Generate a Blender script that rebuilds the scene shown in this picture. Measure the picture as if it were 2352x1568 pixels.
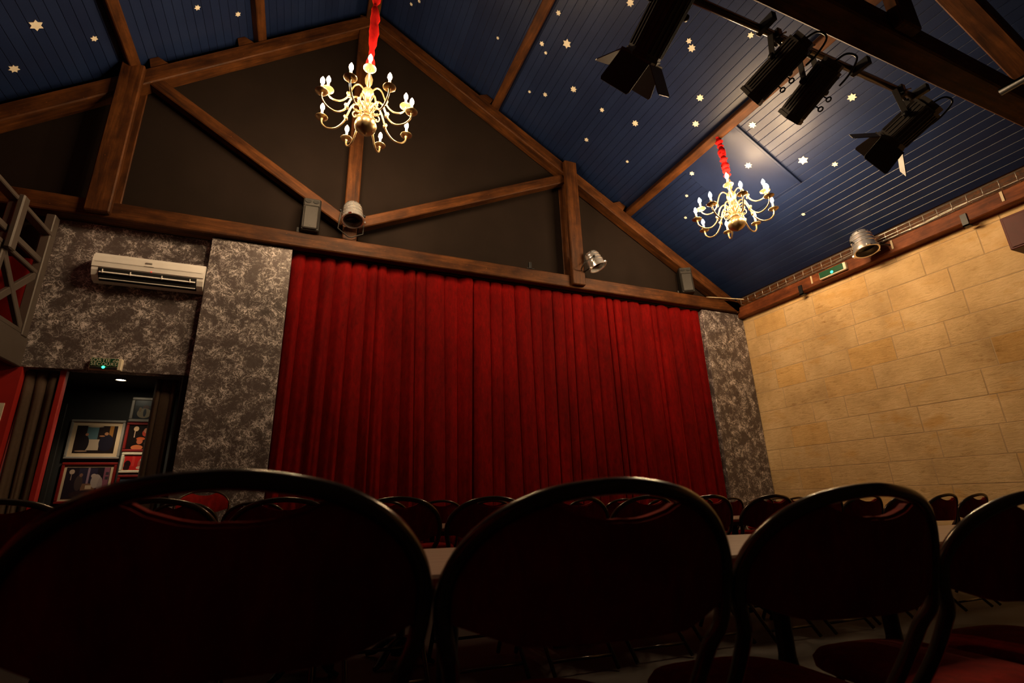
import bpy, bmesh, math, random
from mathutils import Vector, Matrix, Euler
random.seed(7)
PI = math.pi
scene = bpy.context.scene
col = scene.collection
for o in list(bpy.data.objects):
    bpy.data.objects.remove(o, do_unlink=True)
H = 0.81                      # camera height above the floor; heights below are written as H + height above the lens
F_PX = 1138.435               # focal length in pixels of the 2352 x 1568 frame
# ------------------------------------------------------------------ camera
cam_d = bpy.data.cameras.new('camera')
cam = bpy.data.objects.new('camera', cam_d)
col.objects.link(cam)
cam_d.sensor_width = 36.0
cam_d.lens = 36.0 * F_PX / 2352.0
cam_d.clip_start = 0.02
yaw, pitch, roll = (math.radians(a) for a in (23.1526, 17.6474, -1.8016))
fwd = Vector((math.sin(yaw) * math.cos(pitch), math.cos(yaw) * math.cos(pitch), math.sin(pitch)))
rgt = Vector((math.cos(yaw), -math.sin(yaw), 0))
upv = rgt.cross(fwd)
r_ = math.cos(roll) * rgt + math.sin(roll) * upv
u_ = -math.sin(roll) * rgt + math.cos(roll) * upv
cm = Matrix((r_, u_, -fwd)).transposed().to_4x4()
cm.translation = Vector((0, 0, H))
cam.matrix_world = cm
cam_d.dof.use_dof = True
cam_d.dof.focus_distance = 6.0
cam_d.dof.aperture_fstop = 4.5
scene.camera = cam
# ------------------------------------------------------------------ world, exposure
world = bpy.data.worlds.new('world')
scene.world = world
world.use_nodes = True
world.node_tree.nodes['Background'].inputs[0].default_value = (0.55, 0.5, 0.6, 1)
world.node_tree.nodes['Background'].inputs[1].default_value = 0.0
scene.view_settings.view_transform = 'Standard'
scene.view_settings.look = 'None'
scene.view_settings.gamma = 1.0
scene.view_settings.use_curve_mapping = False
scene.view_settings.exposure = 0.0
BULB = 1050.0                  # radiance of a candle bulb
BULB_COL = (1.0, 0.68, 0.37)

# ------------------------------------------------------------------ materials
def node_mat(name):
    m = bpy.data.materials.new(name)
    m.use_nodes = True
    nt = m.node_tree
    return m, nt, nt.nodes, nt.links, nt.nodes['Principled BSDF']
def rgba(c):
    return (c[0], c[1], c[2], 1.0)
def coords(nodes, links, scale=(1, 1, 1), kind='Object', rot=(0, 0, 0)):
    tc = nodes.new('ShaderNodeTexCoord')
    mp = nodes.new('ShaderNodeMapping')
    mp.inputs['Scale'].default_value = scale
    mp.inputs['Rotation'].default_value = rot
    if kind == 'World':
        g = nodes.new('ShaderNodeNewGeometry')
        links.new(g.outputs['Position'], mp.inputs['Vector'])
    else:
        links.new(tc.outputs[kind], mp.inputs['Vector'])
    return mp.outputs['Vector']
def noise(nodes, links, vec, scale, detail=6, rough=0.6, dist=0.0):
    n = nodes.new('ShaderNodeTexNoise')
    n.inputs['Scale'].default_value = scale
    n.inputs['Detail'].default_value = detail
    n.inputs['Roughness'].default_value = rough
    n.inputs['Distortion'].default_value = dist
    links.new(vec, n.inputs['Vector'])
    return n
def ramp(nodes, links, fac, stops):
    r = nodes.new('ShaderNodeValToRGB')
    e = r.color_ramp.elements
    e[0].position, e[0].color = stops[0][0], rgba(stops[0][1])
    e[1].position, e[1].color = stops[1][0], rgba(stops[1][1])
    for p, c in stops[2:]:
        k = e.new(p)
        k.color = rgba(c)
    links.new(fac, r.inputs['Fac'])
    return r.outputs['Color']
def mix(nodes, links, fac, a, b, mode='MIX'):
    m = nodes.new('ShaderNodeMix')
    m.data_type = 'RGBA'
    m.blend_type = mode
    for sock, v in ((m.inputs[0], fac), (m.inputs[6], a), (m.inputs[7], b)):
        if hasattr(v, 'links'):
            links.new(v, sock)
        elif isinstance(v, (tuple, list)):
            sock.default_value = rgba(v)
        else:
            sock.default_value = v
    return m.outputs[2]
def bump(nodes, links, b, height, strength=0.3, dist=0.01):
    k = nodes.new('ShaderNodeBump')
    k.inputs['Strength'].default_value = strength
    k.inputs['Distance'].default_value = dist
    links.new(height, k.inputs['Height'])
    links.new(k.outputs['Normal'], b.inputs['Normal'])
def plain(name, c, rough=0.6, metal=0.0, var=0.12, scale=9.0, bmp=0.0, spec=None, coat=0.0):
    m, nt, N, L, b = node_mat(name)
    v = coords(N, L)
    n = noise(N, L, v, scale)
    d = tuple(x * (1 - var) for x in c)
    u = tuple(min(1, x * (1 + var)) for x in c)
    L.new(ramp(N, L, n.outputs['Fac'], [(0.3, d), (0.7, u)]), b.inputs['Base Color'])
    b.inputs['Roughness'].default_value = rough
    b.inputs['Metallic'].default_value = metal
    if spec is not None:
        b.inputs['Specular IOR Level'].default_value = spec
    if coat:
        b.inputs['Coat Weight'].default_value = coat
    if bmp:
        bump(N, L, b, n.outputs['Fac'], bmp)
    return m
def emissive(name, c, s):
    m, nt, N, L, b = node_mat(name)
    b.inputs['Base Color'].default_value = rgba(c)
    b.inputs['Emission Color'].default_value = rgba(c)
    b.inputs['Emission Strength'].default_value = s
    return m
def wood_mat(name, dark, mid, light, rough=0.62):
    m, nt, N, L, b = node_mat(name)
    v = coords(N, L, (0.55, 7, 7))
    g = noise(N, L, v, 3.0, 8, 0.65, 0.6)
    v2 = coords(N, L, (2, 3, 3))
    p = noise(N, L, v2, 2.2, 4, 0.6)
    c = ramp(N, L, g.outputs['Fac'], [(0.28, dark), (0.5, mid), (0.78, light)])
    pc = ramp(N, L, p.outputs['Fac'], [(0.35, (0.55, 0.5, 0.48)), (0.65, (1.1, 1.1, 1.1))])
    c2 = mix(N, L, 1.0, c, pc, 'MULTIPLY')
    v3 = coords(N, L, (5, 14, 14))
    s = noise(N, L, v3, 6.0, 3, 0.5)
    sp = ramp(N, L, s.outputs['Fac'], [(0.70, (0, 0, 0)), (0.78, (1, 1, 1))])
    L.new(mix(N, L, sp, c2, tuple(x * 1.9 for x in light)), b.inputs['Base Color'])
    b.inputs['Roughness'].default_value = rough
    b.inputs['Specular IOR Level'].default_value = 0.22
    bump(N, L, b, g.outputs['Fac'], 0.35, 0.006)
    return m
M = {}
M['wood'] = wood_mat('old_oak', (0.022, 0.0066, 0.0012), (0.072, 0.0228, 0.0042), (0.142, 0.050, 0.012))
M['wood_paint'] = wood_mat('painted_plate', (0.07, 0.017, 0.005), (0.16, 0.042, 0.011), (0.24, 0.075, 0.024))
M['infill'] = plain('brown_gable_paint', (0.0125, 0.0073, 0.0052), 0.85, var=0.12, scale=3, spec=0.15)
M['black'] = plain('black_paint', (0.006, 0.006, 0.006), 0.7)
M['dark_wall'] = plain('charcoal_wall', (0.018, 0.018, 0.018), 0.7)
M['red_wall'] = plain('red_wall_paint', (0.36, 0.012, 0.008), 0.6, var=0.08, scale=4)
M['groove'] = plain('bare_board_edge', (0.16, 0.115, 0.08), 0.9)
M['star'] = plain('cream_star', (0.82, 0.76, 0.62), 0.6, var=0.04)
M['white'] = plain('white_plastic', (0.92, 0.90, 0.88), 0.35, var=0.03)
M['grille_black'] = plain('black_plastic', (0.012, 0.011, 0.010), 0.45)
M['spk_grey'] = plain('dark_grey_speaker', (0.022, 0.0195, 0.018), 0.55, scale=60, var=0.2)
M['chrome'] = plain('polished_aluminium', (0.92, 0.90, 0.89), 0.20, 0.85, var=0.01)
M['steel'] = plain('galvanised_steel', (0.60, 0.58, 0.54), 0.38, 0.85, var=0.08)
M['lamp_black'] = plain('black_lamp_casing', (0.036, 0.030, 0.025), 0.5, 0.0, scale=30)
M['brass'] = plain('pale_brass', (0.52, 0.38, 0.20), 0.33, 0.85, var=0.05)
M['candle'] = plain('candle_sleeve', (0.55, 0.44, 0.28), 0.5, var=0.03)
M['bulb'] = emissive('lit_bulb', BULB_COL, BULB)
M['rail'] = plain('taupe_rail_paint', (0.070, 0.054, 0.046), 0.55, var=0.1)
M['curtain_brown'] = plain('brown_curtain', (0.075, 0.045, 0.028), 0.85, scale=40)
M['tube'] = plain('graphite_tube', (0.075, 0.056, 0.042), 0.19, 0.6, var=0.12, scale=40)
M['cast'] = plain('black_cast_iron', (0.012, 0.013, 0.016), 0.42, 0.4, scale=30)
M['cream_mat'] = plain('cream_mount', (0.62, 0.46, 0.30), 0.8, var=0.04)
M['silver_frame'] = plain('silver_frame', (0.36, 0.33, 0.30), 0.4, 0.3)
M['red_frame'] = plain('red_frame', (0.22, 0.012, 0.010), 0.4)
M['cream_frame'] = plain('cream_frame', (0.78, 0.70, 0.55), 0.45)
M['sign_green'] = plain('sign_green', (0.006, 0.065, 0.028), 0.35, var=0.05)
M['sign_letters'] = plain('pale_lettering', (0.80, 0.80, 0.62), 0.6)
M['led_green'] = emissive('green_led', (0.03, 1.0, 0.35), 5.0)
M['led_red'] = emissive('red_led', (1.0, 0.03, 0.02), 2.0)
M['box_red'] = plain('dark_red_cabinet', (0.085, 0.006, 0.006), 0.55)
M['paper'] = plain('white_paper', (0.75, 0.68, 0.55), 0.7)
M['glass_dark'] = plain('dark_lens', (0.02, 0.02, 0.022), 0.12, var=0.1)
M['down_light'] = emissive('downlight_disc', (1.0, 0.83, 0.55), 60.0)

def mk_blue():
    m, nt, N, L, b = node_mat('blue_ceiling_paint')
    oi = N.new('ShaderNodeObjectInfo')
    v = coords(N, L, (1, 1, 1), 'World')
    n = noise(N, L, v, 1.2, 5)
    c = ramp(N, L, n.outputs['Fac'], [(0.35, (0.0065, 0.0145, 0.053)), (0.65, (0.0095, 0.0200, 0.069))])
    k = ramp(N, L, oi.outputs['Random'], [(0.0, (0.86, 0.87, 0.9)), (1.0, (1.08, 1.08, 1.05))])
    L.new(mix(N, L, 1.0, c, k, 'MULTIPLY'), b.inputs['Base Color'])
    b.inputs['Roughness'].default_value = 0.40
    f = noise(N, L, coords(N, L, (1, 8, 8)), 9, 4)
    bump(N, L, b, f.outputs['Fac'], 0.12, 0.004)
    return m
M['blue'] = mk_blue()
def mk_stone():
    m, nt, N, L, b = node_mat('pale_limestone')
    oi = N.new('ShaderNodeObjectInfo')
    w = coords(N, L, (1, 1, 1), 'World')
    ws = coords(N, L, (2, 2.0, 7.5), 'World')
    n1 = noise(N, L, w, 1.1, 9, 0.68)
    n2 = noise(N, L, ws, 3.2, 9, 0.72, 0.5)
    c = ramp(N, L, n1.outputs['Fac'], [(0.32, (0.47, 0.31, 0.145)), (0.5, (0.67, 0.465, 0.235)), (0.68, (0.80, 0.585, 0.325))])
    r = ramp(N, L, oi.outputs['Random'], [(0.0, (0.95, 0.94, 0.92)), (0.55, (1.0, 1.0, 1.0)), (0.85, (1.03, 1.01, 0.99)), (0.93, (1.0, 0.92, 0.76)), (1.0, (0.98, 0.87, 0.64))])
    c = mix(N, L, 1.0, c, r, 'MULTIPLY')
    st = ramp(N, L, n2.outputs['Fac'], [(0.28, (0.30, 0.22, 0.15)), (0.34, (0.68, 0.60, 0.50)), (0.45, (1, 1, 1))])
    pm = noise(N, L, w, 0.9, 4, 0.6)
    pf = ramp(N, L, pm.outputs['Fac'], [(0.42, (0.25, 0.25, 0.25)), (0.62, (0.95, 0.95, 0.95))])
    c = mix(N, L, pf, c, mix(N, L, 1.0, c, st, 'MULTIPLY'))
    n3 = noise(N, L, coords(N, L, (1, 1.0, 2.2), 'World'), 1.9, 5, 0.6)
    oc = ramp(N, L, n3.outputs['Fac'], [(0.58, (0, 0, 0)), (0.72, (0.7, 0.7, 0.7))])
    c = mix(N, L, oc, c, (0.60, 0.33, 0.095))
    L.new(c, b.inputs['Base Color'])
    b.inputs['Roughness'].default_value = 0.9
    b.inputs['Specular IOR Level'].default_value = 0.2
    ad = N.new('ShaderNodeMath')
    ad.operation = 'ADD'
    L.new(n1.outputs['Fac'], ad.inputs[0])
    L.new(n2.outputs['Fac'], ad.inputs[1])
    bump(N, L, b, ad.outputs[0], 0.7, 0.02)
    return m
M['stone'] = mk_stone()
M['mortar'] = plain('pale_mortar', (0.50, 0.35, 0.195), 0.95, var=0.12, scale=6, bmp=0.3)
def mk_silver():
    m, nt, N, L, b = node_mat('sponged_silver_paint')
    w = coords(N, L, (1, 1, 1), 'World')
    big = noise(N, L, w, 1.6, 3, 0.5)
    warp = noise(N, L, w, 9, 4, 0.6)
    va = N.new('ShaderNodeVectorMath')
    va.operation = 'MULTIPLY_ADD'
    L.new(warp.outputs['Color'], va.inputs[0])
    va.inputs[1].default_value = (0.16, 0.16, 0.16)
    L.new(w, va.inputs[2])
    st = noise(N, L, va.outputs[0], 8.5, 2, 0.45, 1.5)
    st2 = noise(N, L, va.outputs[0], 18, 2, 0.45, 1.3)
    clump = noise(N, L, w, 6.5, 5, 0.62, 0.5)
    base = ramp(N, L, big.outputs['Fac'], [(0.3, (0.068, 0.053, 0.052)), (0.7, (0.116, 0.091, 0.090))])
    def strokes(n, half):
        sb = N.new('ShaderNodeMath')
        sb.operation = 'SUBTRACT'
        L.new(n.outputs['Fac'], sb.inputs[0])
        sb.inputs[1].default_value = 0.5
        ab = N.new('ShaderNodeMath')
        ab.operation = 'ABSOLUTE'
        L.new(sb.outputs[0], ab.inputs[0])
        return ramp(N, L, ab.outputs[0], [(half * .25, (1, 1, 1)), (half, (0, 0, 0))])
    c1 = ramp(N, L, clump.outputs['Fac'], [(0.46, (0, 0, 0)), (0.60, (0.75, 0.75, 0.75))])
    c2 = ramp(N, L, clump.outputs['Fac'], [(0.42, (0.05, 0.05, 0.05)), (0.60, (1, 1, 1))])
    c = mix(N, L, mix(N, L, 0.30, (0, 0, 0), c1), base, (0.32, 0.285, 0.262))
    c = mix(N, L, mix(N, L, 1.0, strokes(st, 0.030), c2, 'MULTIPLY'), c, (0.82, 0.76, 0.78))
    c = mix(N, L, mix(N, L, 1.0, strokes(st2, 0.036), c2, 'MULTIPLY'), c, (0.70, 0.64, 0.65))
    L.new(c, b.inputs['Base Color'])
    b.inputs['Roughness'].default_value = 0.46
    b.inputs['Metallic'].default_value = 0.15
    bump(N, L, b, st.outputs['Fac'], 0.25, 0.006)
    return m
M['silver'] = mk_silver()
def mk_velvet(name, c, sheen):
    m, nt, N, L, b = node_mat(name)
    v = coords(N, L, (1, 1, 0.35), 'World')
    n = noise(N, L, v, 26, 6, 0.7, 0.4)
    n2 = noise(N, L, coords(N, L, (1, 1, 0.25), 'World'), 3, 4)
    cc = ramp(N, L, n.outputs['Fac'], [(0.3, tuple(x * 0.62 for x in c)), (0.72, tuple(x * 1.35 for x in c))])
    kk = ramp(N, L, n2.outputs['Fac'], [(0.35, (0.7, 0.7, 0.7)), (0.65, (1.15, 1.15, 1.15))])
    L.new(mix(N, L, 1.0, cc, kk, 'MULTIPLY'), b.inputs['Base Color'])
    b.inputs['Roughness'].default_value = 0.85
    b.inputs['Specular IOR Level'].default_value = 0.1
    b.inputs['Sheen Weight'].default_value = sheen
    b.inputs['Sheen Roughness'].default_value = 0.35
    b.inputs['Sheen Tint'].default_value = (1.0, 0.03, 0.012, 1)
    bump(N, L, b, n.outputs['Fac'], 0.25, 0.004)
    return m
M['velvet'] = mk_velvet('red_velvet', (0.150, 0.0010, 0.0008), 0.30)
M['sleeve'] = mk_velvet('scarlet_sleeve', (0.60, 0.012, 0.012), 0.5)
M['fabric_red'] = mk_velvet('red_seat_fabric', (0.22, 0.008, 0.005), 0.12)
def mk_floor():
    m, nt, N, L, b = node_mat('worn_dark_floor')
    w = coords(N, L, (1, 1, 1), 'World')
    n = noise(N, L, w, 2.4, 9, 0.65)
    L.new(ramp(N, L, n.outputs['Fac'], [(0.3, (0.024, 0.017, 0.014)), (0.7, (0.045, 0.033, 0.028))]), b.inputs['Base Color'])
    b.inputs['Roughness'].default_value = 0.65
    return m
M['floor'] = mk_floor()
def mk_table():
    m, nt, N, L, b = node_mat('pale_table_laminate')
    v = coords(N, L, (1.2, 16, 16))
    n = noise(N, L, v, 4, 7, 0.6)
    L.new(ramp(N, L, n.outputs['Fac'], [(0.3, (0.24, 0.155, 0.115)), (0.7, (0.36, 0.245, 0.185))]), b.inputs['Base Color'])
    b.inputs['Roughness'].default_value = 0.45
    return m
M['table'] = mk_table()
def picture_mat(name, back, shapes):
    """flat print: coloured ellipses ('e') and boxes ('b') on a ground; print spans -1..1 in x and z"""
    m, nt, N, L, b = node_mat(name)
    v = coords(N, L)
    sp = N.new('ShaderNodeSeparateXYZ')
    ns = noise(N, L, v, 14, 3)
    va = N.new('ShaderNodeVectorMath')
    va.operation = 'MULTIPLY_ADD'
    L.new(ns.outputs['Color'], va.inputs[0])
    va.inputs[1].default_value = (0.012, 0.0, 0.012)
    L.new(v, va.inputs[2])
    L.new(va.outputs[0], sp.inputs[0])
    def mth(op, a, c):
        k = N.new('ShaderNodeMath')
        k.operation = op
        for i, x in enumerate((a, c)):
            if hasattr(x, 'links'):
                L.new(x, k.inputs[i])
            else:
                k.inputs[i].default_value = x
        return k.outputs[0]
    cur = back
    for t, cx, cz, rx, rz, c in shapes:
        dx = mth('DIVIDE', mth('SUBTRACT', sp.outputs['X'], cx), rx)
        dz = mth('DIVIDE', mth('SUBTRACT', sp.outputs['Z'], cz), rz)
        if t == 'e':
            d = mth('ADD', mth('MULTIPLY', dx, dx), mth('MULTIPLY', dz, dz))
        else:
            d = mth('MAXIMUM', mth('ABSOLUTE', dx, 0), mth('ABSOLUTE', dz, 0))
        cur = mix(N, L, mth('LESS_THAN', d, 1.0), cur, c)
    if isinstance(cur, tuple):
        b.inputs['Base Color'].default_value = rgba(cur)
    else:
        L.new(cur, b.inputs['Base Color'])
    b.inputs['Roughness'].default_value = 0.3
    return m

# ------------------------------------------------------------------ mesh helpers
class MB:
    def __init__(s):
        s.v, s.f, s.sm = [], [], []
    def add(s, vs, fs, smooth=False, T=None):
        o = len(s.v)
        for p in vs:
            p = Vector(p)
            s.v.append(T @ p if T is not None else p)
        for f in fs:
            s.f.append(tuple(o + i for i in f))
            s.sm.append(smooth)
        return s
    def box(s, a, b, T=None):
        x0, y0, z0 = a
        x1, y1, z1 = b
        vs = [(x0, y0, z0), (x1, y0, z0), (x1, y1, z0), (x0, y1, z0), (x0, y0, z1), (x1, y0, z1), (x1, y1, z1), (x0, y1, z1)]
        return s.add(vs, [(0, 3, 2, 1), (4, 5, 6, 7), (0, 1, 5, 4), (1, 2, 6, 5), (2, 3, 7, 6), (3, 0, 4, 7)], False, T)
    def cbox(s, a, b, c=0.008, T=None):
        """box with chamfered edges"""
        bm = bmesh.new()
        bmesh.ops.create_cube(bm, size=1.0)
        for v in bm.verts:
            v.co = Vector([a[i] + (v.co[i] + 0.5) * (b[i] - a[i]) for i in range(3)])
        bmesh.ops.bevel(bm, geom=list(bm.edges), offset=c, segments=1, affect='EDGES', profile=0.5)
        bm.verts.index_update()
        s.add([v.co.copy() for v in bm.verts], [tuple(v.index for v in f.verts) for f in bm.faces], False, T)
        bm.free()
        return s
    def prism(s, poly, h0, h1, axis='y', T=None):
        """polygon (u, w) extruded along an axis: 'y' -> (u, h, w), 'x' -> (h, u, w), 'z' -> (u, w, h)"""
        def P(u, w, h):
            return {'y': (u, h, w), 'x': (h, u, w), 'z': (u, w, h)}[axis]
        n = len(poly)
        vs = [P(u, w, h0) for u, w in poly] + [P(u, w, h1) for u, w in poly]
        fs = [tuple(range(n))[::-1], tuple(range(n, 2 * n))]
        fs += [(i, (i + 1) % n, n + (i + 1) % n, n + i) for i in range(n)]
        return s.add(vs, fs, False, T)
    def tube(s, pts, r, n=8, T=None, closed=False):
        pts = [Vector(p) for p in pts]
        m = len(pts)
        rr = r if isinstance(r, (list, tuple)) else [r] * m
        vs, fs = [], []
        prev = None
        for i, p in enumerate(pts):
            if closed:
                t = pts[(i + 1) % m] - pts[i - 1]
            else:
                t = pts[min(i + 1, m - 1)] - pts[max(i - 1, 0)]
            t.normalize()
            if prev is None:
                a = Vector((0, 0, 1)) if abs(t.z) < 0.9 else Vector((1, 0, 0))
                u = t.cross(a).normalized()
            else:
                u = (prev - t * prev.dot(t)).normalized()
            prev = u
            w = t.cross(u)
            for k in range(n):
                an = 2 * PI * k / n
                vs.append(p + (u * math.cos(an) + w * math.sin(an)) * rr[i])
        for i in range(m if closed else m - 1):
            for k in range(n):
                a = i * n + k
                b_ = i * n + (k + 1) % n
                c = ((i + 1) % m) * n + (k + 1) % n
                d = ((i + 1) % m) * n + k
                fs.append((a, b_, c, d))
        if not closed:
            fs.append(tuple(range(n))[::-1])
            fs.append(tuple((m - 1) * n + k for k in range(n)))
        return s.add(vs, fs, True, T)
    def lathe(s, prof, n=20, T=None, cap=True):
        """profile of (radius, z)"""
        vs, fs = [], []
        for r, z in prof:
            for k in range(n):
                a = 2 * PI * k / n
                vs.append((r * math.cos(a), r * math.sin(a), z))
        m = len(prof)
        for i in range(m - 1):
            for k in range(n):
                fs.append((i * n + k, i * n + (k + 1) % n, (i + 1) * n + (k + 1) % n, (i + 1) * n + k))
        if cap:
            if prof[0][0] > 1e-4:
                fs.append(tuple(range(n))[::-1])
            if prof[-1][0] > 1e-4:
                fs.append(tuple((m - 1) * n + k for k in range(n)))
        return s.add(vs, fs, True, T)
    def mesh(s, name):
        me = bpy.data.meshes.new(name)
        me.from_pydata([tuple(p) for p in s.v], [], s.f)
        me.polygons.foreach_set('use_smooth', s.sm)
        me.update()
        return me
    def build(s, name, mat, parent=None, T=None, sharp=None):
        me = s.mesh(name)
        if sharp is not None:
            me.set_sharp_from_angle(angle=math.radians(sharp))
        return put(name, me, mat, parent, T)
def put(name, me, mat, parent=None, T=None):
    o = bpy.data.objects.new(name, me)
    if mat is not None and not me.materials:
        me.materials.append(M[mat] if isinstance(mat, str) else mat)
    col.objects.link(o)
    if parent is not None:
        o.parent = parent
    if T is not None:
        o.matrix_basis = T
    return o
def tag(o, label, cat, group=None, kind=None):
    if label:
        o['label'] = label
    if cat:
        o['category'] = cat
    if group:
        o['group'] = group
    if kind:
        o['kind'] = kind
    return o
def struct(o, label=None):
    o['kind'] = 'structure'
    if label:
        o['label'] = label
    return o
def thing(name, label, cat, loc=(0, 0, 0), rot=(0, 0, 0), group=None):
    o = bpy.data.objects.new(name, None)
    o.empty_display_size = 0.1
    col.objects.link(o)
    o.location = loc
    o.rotation_euler = rot
    return tag(o, label, cat, group)
def copy_tree(o, parent=None):
    c = o.copy()
    col.objects.link(c)
    c.parent = parent
    for ch in list(o.children):
        copy_tree(ch, c)
    return c
def frame_to(p, d, up=Vector((0, 0, 1))):
    """matrix whose local +Y points along d, local Z near up"""
    y = Vector(d).normalized()
    x = y.cross(up).normalized()
    z = x.cross(y)
    m = Matrix((x, y, z)).transposed().to_4x4()
    m.translation = Vector(p)
    return m
def beam_mat(p0, p1, yc):
    """matrix of a truss member in the XZ plane: local X along it"""
    a, b = Vector((p0[0], 0, p0[1])), Vector((p1[0], 0, p1[1]))
    x = (b - a).normalized()
    y = Vector((0, 1, 0))
    z = x.cross(y)
    m = Matrix((x, y, z)).transposed().to_4x4()
    c = (a + b) / 2
    m.translation = Vector((c.x, yc, c.z))
    return m, (b - a).length

# ------------------------------------------------------------------ the roof's geometry (X across, Z up, above the floor)
RS, LS = 0.609, 0.793                               # slopes right and left of the ridge
def zr(x, off=0.0):
    return H + 6.961 + off - RS * (x - 0.706)       # plane of the rafters' upper edge, right slope
def zl(x, off=0.0):
    return H + 6.952 + off + LS * (x - 0.289)
RIDGE_X = 0.476
CEIL = 0.17
TIE0, TIE1 = H + 3.0, H + 3.2
XR, XL = 7.03, -4.0
Y_STAGE, Y_NEAR, Y_BACK = 6.02, 1.46, -3.0
SLOPE = -0.020                                      # the old floor falls slightly to the right
def fz(x):
    return SLOPE * x
TILT = math.atan(-SLOPE)

# ------------------------------------------------------------------ floor, walls
mb = MB()
mb.add([(XL - .1, Y_BACK, fz(XL - .1)), (XR + .2, Y_BACK, fz(XR + .2)), (XR + .2, 7.6, fz(XR + .2)), (XL - .1, 7.6, fz(XL - .1)),
        (XL - .1, Y_BACK, -.4), (XR + .2, Y_BACK, -.4), (XR + .2, 7.6, -.4), (XL - .1, 7.6, -.4)],
       [(0, 1, 2, 3), (7, 6, 5, 4), (0, 4, 5, 1), (1, 5, 6, 2), (2, 6, 7, 3), (3, 7, 4, 0)])
struct(mb.build('floor', 'floor'))

# right wall: coursed limestone blocks
wr = MB().box((XR + .0030, Y_BACK, -.3), (XR + .25, 6.2, H + 3.0)).build('wall_right', 'mortar')
struct(wr)
stone_meshes = {}
def stone_mesh(w, h):
    key = (round(w, 2), round(h, 2))
    if key not in stone_meshes:
        w, h = key
        g, c = 0.005, 0.0015
        a = [(0.003, -w / 2 + g, -h / 2 + g), (0.003, w / 2 - g, -h / 2 + g), (0.003, w / 2 - g, h / 2 - g), (0.003, -w / 2 + g, h / 2 - g)]
        k = g + c
        b = [(0.0, -w / 2 + k, -h / 2 + k), (0.0, w / 2 - k, -h / 2 + k), (0.0, w / 2 - k, h / 2 - k), (0.0, -w / 2 + k, h / 2 - k)]
        z = [(0.05, p[1], p[2]) for p in a]
        q = MB()
        q.add(z + a + b, [(8, 11, 10, 9)] + [(i, (i + 1) % 4, 4 + (i + 1) % 4, 4 + i) for i in range(4)] + [(4 + i, 4 + (i + 1) % 4, 8 + (i + 1) % 4, 8 + i) for i in range(4)])
        me = q.mesh('stone')
        me.materials.append(M['stone'])
        stone_meshes[key] = me
    return stone_meshes[key]
z = -0.12
row = 0
while z < H + 2.95:
    h = 0.32 if row % 3 else 0.30
    y = Y_BACK + (0.0 if row % 2 else 0.27)
    while y < 5.98:
        w = random.choice((0.5, 0.6, 0.7, 0.8)) if y > 0 else 1.5
        if y + w > 5.80:
            w = round(6.03 - y, 2)
        o = put('stone', stone_mesh(w, h), None, wr, Matrix.Translation((XR + random.uniform(-.001, .001), y + w / 2, z + h / 2)))
        y += w
    z += h
    row += 1
# left wall, back wall
struct(MB().box((XR + .01, Y_BACK, H + 3.0), (XR + .25, 6.2, H + 3.30)).build('trim_4', 'wood'))
struct(MB().box((XL - .2, Y_BACK, -.3), (XL, 6.2, zl(XL, .1))).build('wall_left', 'red_wall'))
struct(MB().box((XL - .2, Y_BACK - .2, -.4), (XR + .25, Y_BACK, H + 7.4)).build('wall_back', 'dark_wall'))
# stage gable: dark brown infill above the tie beam, behind the truss
g = MB()
g.prism([(XL - .1, TIE0), (XR + .1, TIE0), (XR + .1, zr(XR + .1, CEIL)), (RIDGE_X, zr(RIDGE_X, CEIL)), (XL - .1, zl(XL - .1, CEIL))], 6.13, 6.2, 'y')
gable = struct(g.build('wall_front', 'infill'))
# wall round the doorway (below the tie beam, left of the silver panel)
DX0, DX1, DZ = -2.62, -1.20, H + 1.37
struct(MB().box((XL - .1, 6.14, H + 2.52), (DX0 - .04, 6.24, TIE0)).build('wall_front_upper', 'infill'))
struct(MB().box((XL - .1, 6.15, DZ), (DX0 - .04, 6.24, H + 2.52)).build('wall_front_red', 'red_wall'))
struct(MB().box((XL - .1, 6.12, -.3), (-2.56, 6.24, DZ)).build('wall_front_lower', 'red_wall'))
# dark void behind the stage curtain
struct(MB().box((-1.15, 6.75, -.3), (XR + .1, 6.85, TIE1)).build('wall_backstage', 'black'))
# corridor beyond the doorway
struct(MB().box((-2.9, 7.32, -.3), (-1.1, 7.42, H + 1.6)).build('wall_corridor', 'dark_wall'))
struct(MB().box((-1.17, 6.26, -.3), (-1.10, 7.32, H + 1.6)).build('wall_corridor_right', 'dark_wall'))
struct(MB().box((-2.9, 6.26, -.3), (-2.82, 7.32, H + 1.6)).build('wall_corridor_left', 'dark_wall'))
struct(MB().box((-2.9, 6.24, H + 1.44), (-1.1, 7.42, H + 1.56)).build('ceiling_corridor', 'dark_wall'))
struct(MB().cbox((-2.60, 7.255, -.05), (-2.545, 7.32, H + 1.22), .006).build('trim_1', 'spk_grey'))

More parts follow.
